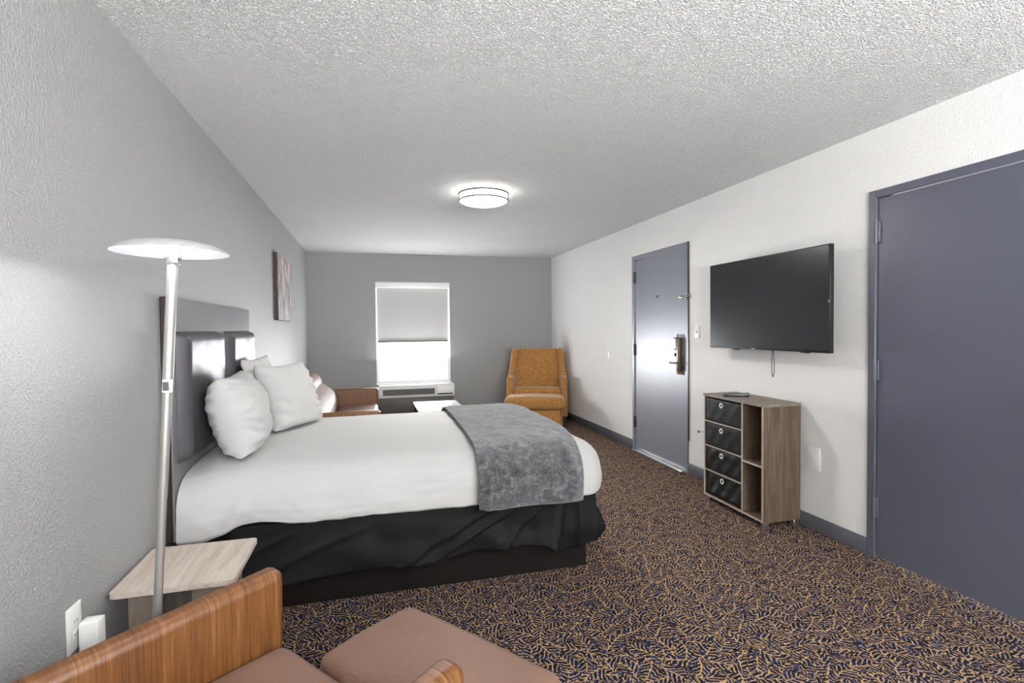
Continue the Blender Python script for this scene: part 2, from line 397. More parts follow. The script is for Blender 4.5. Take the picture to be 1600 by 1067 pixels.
def bl(bm): bmesh.ops.translate(bm, verts=bm.verts, vec=(-1.47, -L - .03, -1.15)); return bm
link('valance', bl(B(WX0 + .002, L - .03, WZ1 - .085, WX1 - .002, L + .05, WZ1 - .008, .006, 3)), M_['white_plastic'], rb)
link('blind_cloth', bl(grid(lambda a, b: Vector((WX0 + .022 + a * (WX1 - WX0 - .044), L + .032 + .0015 * math.sin(a * 9), 1.165 + b * .79)), 30, 20)), M_['blind'], rb)
link('bottom_bar', bl(B(WX0 + .022, L + .022, 1.145, WX1 - .022, L + .042, 1.17, .004, 2)), M_['ac_front'], rb)
bm = bmesh.new(); cyl(bm, (WX1 - .03, L + .012, 1.9), (WX1 - .03, L + .012, .62), .0025, n=6); link('pull_cord', bl(bm), M_['white_plastic'], rb)

# ---- added unseen window behind the camera, put in to light the near half
w2 = tag(empty('added_window', (2.0, YB, .75)), kind='structure')
bm = bmesh.new()
for a in ((.7, YB - .12, .75, .75, YB - .07, 2.25), (3.25, YB - .12, .75, 3.3, YB - .07, 2.25), (.75, YB - .12, .75, 3.25, YB - .07, .8), (.75, YB - .12, 2.2, 3.25, YB - .07, 2.25), (1.975, YB - .12, .8, 2.025, YB - .07, 2.2)): box(bm, *a)
bmesh.ops.translate(bm, verts=bm.verts, vec=(-2.0, -YB, -.75)); link('window_frame', bm, M_['white_metal'], w2, smooth=False)
link('pane', B(-1.27, -.1, .03, 1.27, -.095, 1.47), M_['glass'], w2, smooth=False)

# ---- doors in the right wall: local origin at the floor on the wall face
def door(name, y0, y1, top, m, fw, th, proud):
    d = tag(empty(name, (W, (y0 + y1) / 2, 0)), kind='structure'); c = (y0 + y1) / 2; a, b = y0 - c, y1 - c
    bm = bmesh.new()
    box(bm, -proud, a, 0, .11, a + fw, top, .003, 1); box(bm, -proud, b - fw, 0, .11, b, top, .003, 1)
    t = bmesh.new(); box(t, -proud, a + fw, top - fw, .11, b - fw, top, .003, 1); merge(bm, t)
    link('door_frame', bm, m, d)
    link('door_panel', B(0.002, a + fw + .004, .012, .045, b - fw - .004, top - fw - .004, .002, 1), m, d)
    return d, a, b
d1, a, b = door('door_1', E0, E1, ET, M_['entry'], .045, .045, .012)
for z in (1.87, 1.09, .306):
    h = link('hinge', B(-.010, b - .062, z - .06, .002, b - .02, z + .06, .002, 1), M_['hinge'], d1)
    t = bmesh.new(); cyl(t, (-.012, b - .045, z - .062), (-.012, b - .045, z + .062), .0075, n=12); link('hinge_pin', t, M_['hinge'], h)
cY = (E0 + E1) / 2
t = bmesh.new(); cyl(t, (.004, 4.615 - cY, 1.641), (-.004, 4.615 - cY, 1.641), .010, n=16); link('peephole', t, M_['black_plastic'], d1)
link('threshold', B(-.05, E0 - cY + .05, .0, .05, E1 - cY - .05, .010, .003, 1), M_['steel'], d1)
link('door_gap', B(-.014, E0 - cY - .012, .30, 0, E0 - cY - .001, ET - .001), M_['bronze'], d1, smooth=False)
link('weather_strip', B(.0005, E0 - cY + .0455, .012, .0018, E0 - cY + .052, ET - .05), M_['dark'], d1, smooth=False)
# electronic lock: backplate, card reader housing, thumb turn, lever
ly = 4.215 - cY
lk = link('lock_plate', B(-.006, ly - .062, .89, .002, ly + .055, 1.265, .004, 2), M_['chrome'], d1)
link('lock_housing', B(-.052, ly - .050, .925, -.006, ly - .006, 1.235, .008, 3), M_['bronze'], lk)
link('card_reader', B(-.046, ly + .002, 1.12, -.006, ly + .056, 1.235, .006, 2), M_['hinge'], lk)
link('card_reader_face', B(-.048, ly + .010, 1.13, -.0455, ly + .05, 1.225, .001, 1), M_['steel'], lk)
t = bmesh.new(); cyl(t, (-.005, ly + .03, 1.075), (-.03, ly + .03, 1.075), .014); box(t, -.045, ly + .025, 1.06, -.028, ly + .035, 1.09, .003, 2); link('thumb_turn', t, M_['bronze'], lk)
t = bmesh.new(); cyl(t, (-.005, ly - .028, 1.0), (-.065, ly - .028, 1.0), .011); cyl(t, (-.06, ly - .028, 1.0), (-.06, ly + .085, .998), .0095, .008); link('lever', t, M_['bronze'], lk)
# swing bar guard
t = bmesh.new(); box(t, -.016, .0, 1.585, -.011, .04, 1.64, .002, 1); bmesh.ops.translate(t, verts=t.verts, vec=(0, E0 - cY + .003, 0))
g = link('swing_bar_guard', t, M_['chrome'], d1)
t = bmesh.new(); y_ = E0 - cY
tube(t, [(-.02, y_ - .06, 1.605), (-.045, y_ + .0, 1.602), (-.045, y_ + .075, 1.602), (-.045, y_ + .085, 1.612), (-.045, y_ + .075, 1.622), (-.045, y_ + .0, 1.622), (-.02, y_ - .06, 1.619)], .004)
cyl(t, (-.012, y_ + .02, 1.60), (-.05, y_ + .02, 1.60), .006, n=10); link('swing_bar', t, M_['steel'], g)
t = bmesh.new(); cyl(t, (.002, y_ + .085, 1.612), (-.04, y_ + .085, 1.612), .006, n=10); cyl(t, (-.038, y_ + .085, 1.612), (-.052, y_ + .085, 1.612), .012, n=12); link('ball_stud', t, M_['chrome'], d1)
d2, a, b = door('door_2', D0, D1, DT, M_['door'], .045, .045, .012)
for z in (1.858, 1.076, .296):
    h = link('hinge', B(-.011, b - .064, z - .06, .002, b - .028, z + .06, .002, 1), M_['door'], d2)
    t = bmesh.new(); cyl(t, (-.013, b - .047, z - .064), (-.013, b - .047, z + .064), .008, n=12); link('hinge_pin', t, M_['door'], h)
t = bmesh.new(); cyl(t, (.002, a + .11, 1.0), (-.05, a + .11, 1.0), .012); lathe(t, [(0, 0), (.02, 0), (.028, .012), (.024, .03), (0, .034)], 24)
bm = bmesh.new(); cyl(bm, (.002, a + .11, 1.0), (-.055, a + .11, 1.0), .012); cyl(bm, (-.05, a + .11, 1.0), (-.05, a + .22, 1.0), .009); t.free(); link('lever', bm, M_['steel'], d2)

# ------------------------------------------------------------------ wall plates
def plate(name, y, z, label, cat, kind='toggle', wall='right', w=.07, h=.115):
    x = W if wall == 'right' else 0; s = -1 if wall == 'right' else 1
    e = tag(empty(name, (x, y, z)), label, cat)
    bx = sorted((0, s * .006)); link('cover_plate', B(bx[0], -w / 2, -h / 2, bx[1], w / 2, h / 2, .002, 2), M_['white_plastic'], e)
    if kind == 'toggle':
        b_ = sorted((s * .006, s * .02)); link('toggle', B(b_[0], -.005, -.012, b_[1], .005, .012, .002, 1), M_['white_plastic'], e)
    if kind == 'outlet':
        for dz in (-.02, .02):
            b_ = sorted((s * .006, s * .008)); o = link('socket', B(b_[0], -.016, dz - .013, b_[1], .016, dz + .013, .001, 2), M_['white_plastic'], e)
            t = bmesh.new(); q = sorted((s * .008, s * .0085))
            for dy in (-.006, .006): box(t, q[0], dy - .001, dz - .004, q[1], dy + .001, dz + .005)
            link('slot', t, M_['dark'], o, smooth=False)
    return e
plate('light_switch', 3.955, 1.29, 'small white light switch on the right wall between the entry door and the television', 'light switch')
plate('wall_plate', 5.73, 1.0, 'small blank plate at waist height on the white wall left of the entry door', 'wall plate', 'blank', h=.10)
plate('wall_outlet', 6.09, .45, 'white wall outlet low on the right wall beside the ochre armchair', 'outlet', 'outlet')
plate('wall_plate', 2.71, .47, 'blank white plate low on the wall between the drawer unit and the near slate door', 'wall plate', 'blank', w=.10, h=.15)
plate('wall_outlet', 1.81, .455, 'white wall outlet low on the left wall beside the foreground chair', 'outlet', 'outlet', 'left', .075, .135)
ad = tag(empty('power_adapter', (0, 1.85, .42)), 'white box-shaped power adapter plugged into the outlet on the left wall', 'power adapter')
link('adapter_body', B(.0105, -.035, -.075, .062, .012, .04, .004, 2), M_['white_plastic'], ad)
link('adapter_prongs', B(.0086, -.02, -.012, .0105, -.005, .012), M_['steel'], ad, smooth=False)
ds = tag(empty('door_stop', (W, 3.86, .43)), 'short pale peg-like stop on the wall right of the entry door, low down', 'door stop')
t = bmesh.new(); cyl(t, (0, 0, 0), (-.05, .0, 0), .006, n=10); link('stop_rod', t, M_['white_plastic'], ds)
t = bmesh.new(); cyl(t, (-.05, 0, 0), (-.062, .0, 0), .010, n=12); link('rubber_tip', t, M_['ac_dark'], ds)

# ------------------------------------------------------------------ ceiling lamps
def ceiling_lamp(x, y, label, group=None):
    e = tag(empty('ceiling_lamp', (x, y, H)), label, 'ceiling lamp', group); R0 = .2
    t = bmesh.new(); lathe(t, [(0, -.001), (R0 - .03, -.001), (R0 - .03, -.02), (0, -.02)], 48); link('ceiling_pan', t, M_['white_metal'], e)
    t = bmesh.new(); torus(t, R0, .007, -.026, sx=.8, sz=1.1); link('upper_ring', t, M_['ring'], e)
    t = bmesh.new(); torus(t, R0 - .002, .006, -.078, sx=.8, sz=1.1); link('lower_ring', t, M_['ring'], e)
    for k in range(3):
        t = bmesh.new(); an = PI * .62 + k * 2 * PI / 3; p = Vector(((R0 + .001) * math.cos(an), (R0 + .001) * math.sin(an), 0)); cyl(t, p + Vector((0, 0, -.02)), p + Vector((0, 0, -.084)), .0032, n=8)
        link('ring_post', t, M_['ring'], e)
    t = bmesh.new(); lathe(t, [(R0 - .016, -.021), (R0 - .010, -.076)] + [((R0 - .010) * math.cos(q), -.076 - .036 * math.sin(q)) for q in [i * PI / 2 / 10 for i in range(1, 10)]] + [(0, -.112)], 56)
    link('glass_bowl', t, M_['bowl'], e)
    l = bpy.data.lights.new('ceiling_lamp_light', 'AREA'); l.shape = 'DISK'; l.size = .30; l.energy = 16; l.color = (1, .97, .93)
    lo = bpy.data.objects.new('ceiling_lamp_light', l); COL.objects.link(lo); lo.parent = e; lo.location = (0, 0, -.115); return e
ceiling_lamp(1.76, 4.10, 'round flush ceiling lamp with two nickel rings and a glowing bowl', None)

# ------------------------------------------------------------------ bed
BX0, BX1, BY0, BY1 = .045, 2.10, 2.51, 4.04
bed = tag(empty('bed', (1.05, 3.275, 0)), 'bed with a dark padded headboard, black skirt and black-brown base', 'bed')
def bl_(bm): bmesh.ops.translate(bm, verts=bm.verts, vec=(-1.05, -3.275, 0)); return bm
bm = bmesh.new(); box(bm, .30, 2.665, 0, 2.015, 3.89, .235, .004, 1); link('bed_base', bl_(bm), M_['bed_base'], bed)
bm = bmesh.new(); box(bm, .10, 2.60, .24, 2.02, 3.95, .445, .02, 3); link('box_spring', bl_(bm), M_['skirt'], bed)
bm = bmesh.new(); box(bm, .10, 2.58, .447, 2.02, 3.97, .66, .07, 4); link('mattress', bl_(bm), M_['sheet'], bed)
# headboard
for ya in (2.52, 3.93): link('headboard_leg', bl_(B(.004, ya, .0, .030, ya + .08, .4195)), M_['espresso'], bed, smooth=False)
bm = bmesh.new(); box(bm, .003, 2.52, .42, .030, 4.01, 1.485, .003, 1); hb = link('headboard', bl_(bm), M_['espresso'], bed)
bm = bmesh.new(); box(bm, .0305, 2.522, .42, .040, 4.008, 1.483, .003, 2); link('headboard_face', bl_(bm), M_['headboard_top'], hb)
for y0, y1 in ((2.575, 3.185), (3.345, 3.955)):
    def pad(a, b, y0=y0, y1=y1):
        w_, h_ = y1 - y0, .60
        ex = min(a, 1 - a) * w_; ez = min(b, 1 - b) * h_; rr = .045
        k = min(1, max(0, ex / rr)); l = min(1, max(0, ez / rr))
        pf = (1 - (1 - k) ** 2) ** .5 * (1 - (1 - l) ** 2) ** .5
        return Vector((.041 + .052 * pf + .004 * pf * N(a * 5, b * 5, y0), y0 + a * w_, .752 + b * (h_ - .017)))
    link('padded_panel', bl_(grid(pad, 48, 48)), M_['headboard_face'], bed)
# duvet: a shell swept round near side, foot and far side
def perim(s):
    """rounded path from the near head corner round the foot to the far head corner -> point, outward normal, distance"""
    R0 = .16; l1 = BX1 - R0 - BX0; l2 = BY1 - BY0 - 2 * R0; q = PI * R0 / 2; tot = 2 * l1 + l2 + 2 * q; d = s * tot
    if d <= l1: return Vector((BX0 + d, BY0, 0)), Vector((0, -1, 0)), d
    if d <= l1 + q:
        an = -PI / 2 + (d - l1) / R0; n_ = Vector((math.cos(an), math.sin(an), 0)); return Vector((BX1 - R0, BY0 + R0, 0)) + n_ * R0, n_, d
    if d <= l1 + q + l2: return Vector((BX1, BY0 + R0 + d - l1 - q, 0)), Vector((1, 0, 0)), d
    if d <= l1 + 2 * q + l2:
        an = (d - l1 - q - l2) / R0; n_ = Vector((math.cos(an), math.sin(an), 0)); return Vector((BX1 - R0, BY1 - R0, 0)) + n_ * R0, n_, d
    return Vector((BX1 - (d - l1 - 2 * q - l2) - R0, BY1, 0)), Vector((0, 1, 0)), d
PROF = [(.014, .450), (.004, .458), (.0, .48), (.0, .52), (.004, .56), (.012, .60), (.028, .64), (.055, .672), (.095, .697), (.15, .714), (.24, .726), (.36, .733), (.50, .737), (.74, .739)]
def prof(t):
    """t 0..1 from hem to spine -> inset, z"""
    k = t * (len(PROF) - 1); i = min(int(k), len(PROF) - 2); q = k - i
    return PROF[i][0] * (1 - q) + PROF[i + 1][0] * q, PROF[i][1] * (1 - q) + PROF[i + 1][1] * q
def duvet_point(s, t, lift=0.0):
    p, n_, d = perim(s); ins, z = prof(t)
    cy = (BY0 + BY1) / 2
    cx = min(p.x, BX1 - .76); tgt = Vector((cx, cy, 0)); D = (tgt - p); k = min(1, ins / D.length) if D.length else 0
    if t > .999: k = 1
    q = p + D * k; hang = 1 - sm(.25, .62, t)
    fold = .006 * math.sin(d * 17 + 2 * N(d * 2, 0, 3)) + .012 * N(d * 5, z * 4, 1.3)
    q += n_ * (hang * fold + lift * (1 - t)); q.z = z + lift * t
    if t < .25: q.z += (.012 * N(d * 3.1, 0, 7) + .005 * N(d * 14, 0, 2)) * (1 - t / .25)
    hd = sm(.42, .02, d)        # the corner by the nightstand hangs a little lower
    q.z -= (.040 * sm(.26, .06, d) - .022 * math.exp(-((d - .33) / .12) ** 2)) * (1 - t) ** 2 if n_.y < -.5 else 0
    q.z -= .035 * sm(.17, .06, q.x) * t
    q.z += (.0035 * N(q.x * 3, q.y * 3, 5) + .0016 * N(q.x * 14 + q.y * 5, q.y * 11, 8)) * sm(.3, .7, t)
    # drawn creases fanning from the near hem
    if n_.y < -.5:
        q += n_ * hang * (.004 * math.sin(9 * q.x + 40 * (z - .5) * (q.x - .9)) + .007 * max(0, N(q.x * 6 + z * 9, z * 22 - q.x * 5, 4)) + .005 * N(q.x * 16 + z * 20, z * 12, 14) * sm(1.0, .1, q.x))
        q += n_ * .016 * math.exp(-((q.x - .27 - .5 * (z - .5)) / .03) ** 2) * hang * sm(.66, .5, z)
    return q
cyv = (BY0 + BY1) / 2
bm = bmesh.new(); ns, nt = 360, 53
vs = [[bm.verts.new(duvet_point(i / ns, j / (nt - 1))) for j in range(nt)] for i in range(ns + 1)]
for i in range(ns):
    for j in range(nt - 1):
        try: bm.faces.new([vs[i][j], vs[i + 1][j], vs[i + 1][j + 1], vs[i][j + 1]])
        except ValueError: pass
bmesh.ops.remove_doubles(bm, verts=bm.verts, dist=.0004)
dv = tag(link('duvet', bm, M_['sheet'], angle=180), 'smooth white duvet spread over the bed, its side hanging to the black skirt', 'duvet')
# bed skirt
def skirt_pt(a, b):
    l1 = 2.02 - .24; l2 = 1.36; tot = 2 * l1 + l2; d = a * tot
    if d < l1: p, n_ = Vector((.24 + d, 2.578, 0)), Vector((0, -1, 0))
    elif d < l1 + l2: p, n_ = Vector((2.032, 2.60 + d - l1, 0)), Vector((1, 0, 0))
    else: p, n_ = Vector((2.02 - (d - l1 - l2), 3.972, 0)), Vector((0, 1, 0))
    e = d - l1
    if abs(e) < .05: n_ = Vector((.7, -.7, 0)); p = Vector((2.02, 2.59, 0))
    if abs(e - l2) < .05: n_ = Vector((.7, .7, 0)); p = Vector((2.02, 3.96, 0))
    bot = .165 + .035 * sm(.7, 1.5, p.x) * (n_.y < 0) + .012 * N(d * 3, 0, 9)
    if abs(e + .14) < .14: bot -= .055 * (1 - ((e + .14) / .14) ** 2)
    if e > .0 and e < l2: bot += .04
    z = .445 + (bot - .445) * b
    amp = (.008 + .016 * (math.exp(-((e + .2) / .22) ** 2) + math.exp(-((e - .12) / .25) ** 2))) * (.25 + .75 * b)
    out = amp * math.sin(d * 26 + 3 * N(d * 2, b, 4)) + .02 * N(d * 3.2 + b * 1.5, b * 2.0, 6) * b + .012 * b
    if 0 < e < l2 and b > .4: out += .028 * b
    out += .012 * math.sin(14 * (d * .8 - b * .55)) * b * sm(.2, .8, d)
    if d < l1:      # creases pulled diagonally towards the foot corner
        for c0, sl_, wd_, am in ((1.18, .55, .030, .020), (1.32, .50, .022, .022), (1.46, .25, .020, .020), (1.60, .06, .018, .024), (1.70, .0, .016, .018), (.25, .7, .04, .015), (.6, .8, .05, .012)):
            out += am * math.exp(-((d - c0 + sl_ * (b - .2)) / wd_) ** 2) * sm(0, .35, b)
    return p + n_ * (out + .010) + Vector((0, 0, z))
sk = link('bed_skirt', bl_(grid(skirt_pt, 420, 26)), M_['skirt'], bed, angle=180); solidify(sk, .002, 0)
# blanket folded across the foot of the bed
def y_of(path):
    """unfolded distance across the bed -> y, z on the duvet (near hem at 0)"""
    pts = [(BY0 - .012 + i_, z_) for i_, z_ in PROF] ; pts[0] = (BY0 - .010, .445); pts[1] = (BY0 - .014, .46)
    far = [(BY1 + .012 - i_, z_) for i_, z_ in PROF[2:-1]][::-1]
    pts = pts + far; acc = [0]
    for p, q in zip(pts[:-1], pts[1:]): acc.append(acc[-1] + math.hypot(q[0] - p[0], q[1] - p[1]))
    d = path * acc[-1]
    for i in range(len(pts) - 1):
        if d <= acc[i + 1] + 1e-9:
            k = (d - acc[i]) / (acc[i + 1] - acc[i]); return pts[i][0] * (1 - k) + pts[i + 1][0] * k, pts[i][1] * (1 - k) + pts[i + 1][1] * k, d
    return pts[-1][0], pts[-1][1], acc[-1]
def blanket(a, b):
    y, z, d = y_of(b * .97)
    x0 = 1.372 + .012 * sm(.2, 1.6, d) + .012 * N(d * 3, 0, 1); x1 = 1.912 + .02 * math.sin(d * 3) + .03 * sm(.3, 1.5, d)
    x = x0 + (x1 - x0) * a
    near = sm(.62, .45, z) ; up = sm(.60, .71, z)
    lift = .034 + .010 * N(x * 8, d * 7, 2) + .003 * N(x * 25, d * 25, 3)
    lift -= .008 * (1 - min(1, min(a, 1 - a) * 14))
    pl = .014 * math.exp(-((x - 1.41 - .05 * (z - .45)) / .018) ** 2) * sm(.62, .50, z) if y < 3 else 0
    sgn = -1 if y < 3.2 else 1
    z2 = z + lift * up * .8 + (.008 * N(x * 6, 0, 4) if b < .02 else 0)
    if y < 3 and z < .6: lift += .007 * math.sin(x * 21 + 1.0) * sm(.62, .46, z)
    return Vector((x, y + sgn * (lift + pl + .004) * (1 - up * .9), z2))
bk = link('blanket', grid(blanket, 90, 190), M_['fleece'], angle=180); solidify(bk, .008, 1)
tag(bk, 'grey plush blanket folded across the foot of the white duvet', 'blanket')

# pillows
def pillow(w, h, t, seed, wr=1.0):
    """stands in local YZ with thickness along X, centre at origin"""
    bm = bmesh.new()
    def face(sgn):
        def fn(a, b):
            u_, v_ = a * 2 - 1, b * 2 - 1
            pr = max(0, (1 - abs(u_) ** 3.2)) ** .5 * max(0, (1 - abs(v_) ** 2.6)) ** .52
            cu = 1 - .05 * (1 - v_ * v_) * abs(u_) ** 3 ; cv = 1 - .06 * (1 - u_ * u_) * abs(v_) ** 3
            edge = 1 - max(abs(u_), abs(v_)) ** 2
            wv = .008 * wr * math.sin(24 * v_ + 5 * u_ + 5 * N(u_ * 2, v_ * 2, seed)) * sm(.35, 1, abs(u_)) * (edge > .001) * min(1, edge * 5)
            x = sgn * (t / 2 * pr) + (.013 * N(u_ * 2.6, v_ * 2.2, seed + sgn) + wv) * min(1, pr * 3) + .012 * N(u_, v_, seed)
            return Vector((x, u_ * w / 2 * cu, v_ * h / 2 * cv + .006 * N(u_ * 3, v_, seed + 9)))
        return fn
    grid(face(1), 50, 50, bm); grid(face(-1), 50, 50, bm)
    bmesh.ops.remove_doubles(bm, verts=bm.verts, dist=.0012)
    return bm
def put_pillow(loc, lean, yaw, w, h, t, seed, label, tilt=0):
    o = link('pillow', pillow(w, h, t, seed), M_['sheet'], angle=180); o.location = loc; o.rotation_euler = (tilt, lean, yaw)
    mw = Matrix.Translation(loc) @ o.rotation_euler.to_matrix().to_4x4(); inv = mw.inverted()
    for v in o.data.vertices:       # rests on the duvet and against the padded panels
        c = mw @ v.co; ins = min(c.y - BY0, BY1 - c.y); zf = PROF[-1][1]
        for (a0, z0), (a1, z1) in zip(PROF[5:-1], PROF[6:]):
            if a0 <= ins <= a1: zf = z0 + (z1 - z0) * (ins - a0) / (a1 - a0)
        zf += .009; k = max(0.0, .05 - (c.z - zf))
        if c.z < zf + .05: c.z = zf + .05 * math.exp(-k / .05) - .0
        if c.x < .112: c.x = .112 + (c.x - .112) * .04
        v.co = inv @ c
    tag(o, label, 'pillow', 'pillows against the headboard')
put_pillow((.225, 2.90, .915), -.24, .02, .52, .415, .25, 1, 'puffy white pillow nearest the floor lamp, leaning on the headboard')
put_pillow((.375, 3.45, .912), -.30, -.46, .47, .455, .19, 5, 'white pillow leaning in front of the other, on the far half of the bed')
put_pillow((.175, 3.62, .955), -.12, -.05, .60, .43, .09, 11, 'white pillow wedged between the headboard and the far front pillow')

# ------------------------------------------------------------------ nightstand
ns_ = tag(empty('nightstand', (.21, 2.16, 0)), 'small nightstand with a pale weathered wood top between bed and floor lamp', 'nightstand')
bm = bmesh.new(); t = bmesh.new()
pts = []
w_, d_, rr = .19, .19, .02
for cx_, cy_, a0 in ((w_ - rr, d_ - rr, 0), (-w_ + rr, d_ - rr, 90), (-w_ + rr, -d_ + rr, 180), (w_ - rr, -d_ + rr, 270)):
    for k in range(6): an = math.radians(a0 + 18 * k); pts.append((cx_ + rr * math.cos(an), cy_ + rr * math.sin(an)))
lo = [bm.verts.new((x, y, .452)) for x, y in pts]; hi = [bm.verts.new((x, y, .470)) for x, y in pts]
bm.faces.new(lo); bm.faces.new(hi)
for i in range(len(pts)): bm.faces.new([lo[i], lo[(i + 1) % len(pts)], hi[(i + 1) % len(pts)], hi[i]])
link('tabletop', bm, M_['nightstand'], ns_, angle=30)
for x in (-.10, .09):
    link('leg_panel', B(x - .045, -.155, .0, x + .045, -.135, .4515), M_['nightleg'], ns_, smooth=False)
    link('leg_panel', B(x - .045, .135, .0, x + .045, .155, .4515), M_['nightleg'], ns_, smooth=False)
link('lower_shelf', B(-.145, -.134, .12, .135, .134, .136), M_['nightleg'], ns_, smooth=False)

# ------------------------------------------------------------------ floor lamp
LB = Vector((.262, 1.60, 0)); LT = Vector((.358, 1.60, 1.548))
fl = tag(empty('floor_lamp', LB), 'slim white floor lamp with a shallow dish shade and lit disc, leaning beside the nightstand', 'floor lamp')
def on(z): return (LT - LB) * (z / LT.z)
bm = bmesh.new(); lathe(bm, [(0, 0), (.10, 0), (.105, .004), (.10, .014), (.03, .02), (.016, .03), (0, .03)], 40); link('base', bm, M_['lamp_metal'], fl)
bm = bmesh.new(); cyl(bm, on(.02), on(.88), .0108, n=20); cyl(bm, on(.88), on(1.17), .0116, n=20); link('pole', bm, M_['lamp_metal'], fl)
bm = bmesh.new(); cyl(bm, on(1.205), on(1.525), .0130, n=20); link('upper_pole', bm, M_['lamp_metal'], fl)
sw = bmesh.new(); cyl(sw, on(1.17), on(1.205), .0125, n=20); so = link('switch_collar', sw, M_['white_metal'], fl)
p = on(1.1875); link('switch', B(p.x - .006, p.y - .0165, p.z - .012, p.x + .008, p.y - .0125, p.z + .012, .001, 1), M_['ac_dark'], so)
tp = LT - LB
bm = bmesh.new(); box(bm, tp.x - .014, tp.y - .014, tp.z - .032, tp.x + .014, tp.y + .014, tp.z + .008, .003, 2); cyl(bm, (tp.x - .018, tp.y, tp.z - .012), (tp.x + .018, tp.y, tp.z - .012), .009, n=14); link('tilt_joint', bm, M_['chrome'], fl)
cz = tp.z + .0
bm = bmesh.new(); lathe(bm, [(.140, .0), (.138, -.002), (.105, .015), (.072, .0225), (.0, .0225), (.0, .026), (.074, .026), (.105, .019), (.139, .001)], 64, closed=True)
sh = link('shade', bm, M_['shade'], fl, loc=(tp.x - .004, tp.y, cz + .002), rot=(math.radians(0), math.radians(0), 0))
bm = bmesh.new(); lathe(bm, [(.0, .0222), (.054, .0222), (.054, .0206), (.0, .0206)], 48); link('disc_rim', bm, M_['white_metal'], sh)
bm = bmesh.new(); lathe(bm, [(.0512, .0205), (.0512, .013), (.049, .0095), (.035, .0075), (.0, .007)], 48); link('light_disc', bm, M_['diode'], sh)

# ------------------------------------------------------------------ picture
pc = tag(empty('picture', (0, 5.63, 1.75)), 'unframed abstract canvas of pink, grey and brown streaks on the left wall', 'picture')
link('canvas_wrap', B(.002, -.42, -.315, .038, .42, .315, .002, 1), M_['art_edge'], pc)
link('printed_face', B(.0382, -.417, -.312, .0395, .417, .312), M_['art'], pc, smooth=False)

# ------------------------------------------------------------------ television
TY, TZ = 3.015, 1.492
tv = tag(empty('television', (W, TY, TZ)), 'flat black television hung on the white wall above the drawer unit', 'television')
link('housing', B(-.15, -.560, -.325, -.118, .560, .325, .004, 2), M_['black_plastic'], tv)
link('screen', B(-.1515, -.552, -.312, -.1502, .552, .317), M_['screen'], tv, smooth=False)
link('rear_cover', B(-.117, -.40, -.27, -.075, .40, .12, .015, 3), M_['black_plastic'], tv)
link('wall_bracket', B(-.074, -.22, -.18, -.001, .22, .10, .003, 1), M_['hinge'], tv)
link('maker_badge', B(-.1525, .055, -.3225, -.1502, .095, -.3155, .0005, 1), M_['chrome'], tv)
link('power_light', B(-.1515, -.556, -.02, -.1502, -.5525, -.01), M_['white_plastic'], tv, smooth=False)
link('infrared_sensor', B(-.146, .24, -.334, -.126, .30, -.3255, .003, 2), M_['black_plastic'], tv)
link('speaker_foot', B(-.146, -.40, -.331, -.126, -.34, -.3255, .002, 1), M_['black_plastic'], tv)
bm = bmesh.new(); pts = []
for k in range(25):
    q = k / 24; an = PI * q
    pts.append((-.10, -.058 + .0 + (.020 * math.sin(min(1, 1.0) * 0) - .018 * math.cos(an)) * (.25 + .75 * math.sin(an) ** .6), -.324 - .185 * math.sin(an) ** .75))
tube(bm, pts, .0032, 6); link('hanging_cable', bm, M_['ac_dark'], tv)

# ------------------------------------------------------------------ drawer unit
DX0, DX1, DY0, DY1, DTp = 3.325, 3.615, 2.795, 3.435, .822
dr = tag(empty('drawer_unit', (3.47, 3.115, 0), math.radians(-1.2)), 'weathered wood storage unit with four black cloth drawers and two open cubbies', 'drawer unit')
hx, hy = (DX1 - DX0) / 2, (DY1 - DY0) / 2; t_ = .014; zb = .045
link('top_board', B(-hx - .004, -hy - .006, DTp - .018, hx, hy + .006, DTp, .001, 1), M_['nightleg'], dr)
for s_, nm in ((-1, 'side_panel'), (1, 'side_panel')): 
    y_ = s_ * (hy - t_ / 2); sp = link(nm, B(-hx, y_ - t_ / 2, zb, hx, y_ + t_ / 2, DTp - .019), M_['dresser'], dr, smooth=False)
    link('front_edge', B(-hx - .0015, y_ - t_ / 2, zb, -hx - .0001, y_ + t_ / 2, DTp - .019), M_['edge'], sp, smooth=False)
dvd = -hy + .205
sp = link('divider', B(-hx, dvd - t_ / 2, zb + t_, hx - .01, dvd + t_ / 2, DTp - .019), M_['dresser'], dr, smooth=False)
link('front_edge', B(-hx - .0015, dvd - t_ / 2, zb + t_, -hx - .0001, dvd + t_ / 2, DTp - .019), M_['edge'], sp, smooth=False)
sp = link('bottom_board', B(-hx, -hy + t_, zb, hx, hy - t_, zb + t_), M_['dresser'], dr, smooth=False)
link('front_edge', B(-hx - .0015, -hy + t_, zb, -hx - .0001, hy - t_, zb + t_), M_['edge'], sp, smooth=False)
link('back_panel', B(hx - .008, -hy + t_, zb + t_, hx, hy - t_, DTp - .019), M_['dresser'], dr, smooth=False)
zi0, zi1 = zb + t_, DTp - .019; step = (zi1 - zi0) / 4
for k in range(1, 4):
    z = zi0 + step * k
    sp = link('shelf', B(-hx, dvd + t_ / 2, z - .005, hx - .01, hy - t_, z + .005), M_['dresser'], dr, smooth=False)
    link('front_edge', B(-hx - .0015, dvd + t_ / 2, z - .005, -hx - .0001, hy - t_, z + .005), M_['edge'], sp, smooth=False)
z = (zi0 + zi1) / 2 - .02
sp = link('shelf', B(-hx, -hy + t_, z - .007, hx - .01, dvd - t_ / 2, z + .007), M_['dresser'], dr, smooth=False)
link('front_edge', B(-hx - .0015, -hy + t_, z - .007, -hx - .0001, dvd - t_ / 2, z + .007), M_['edge'], sp, smooth=False)
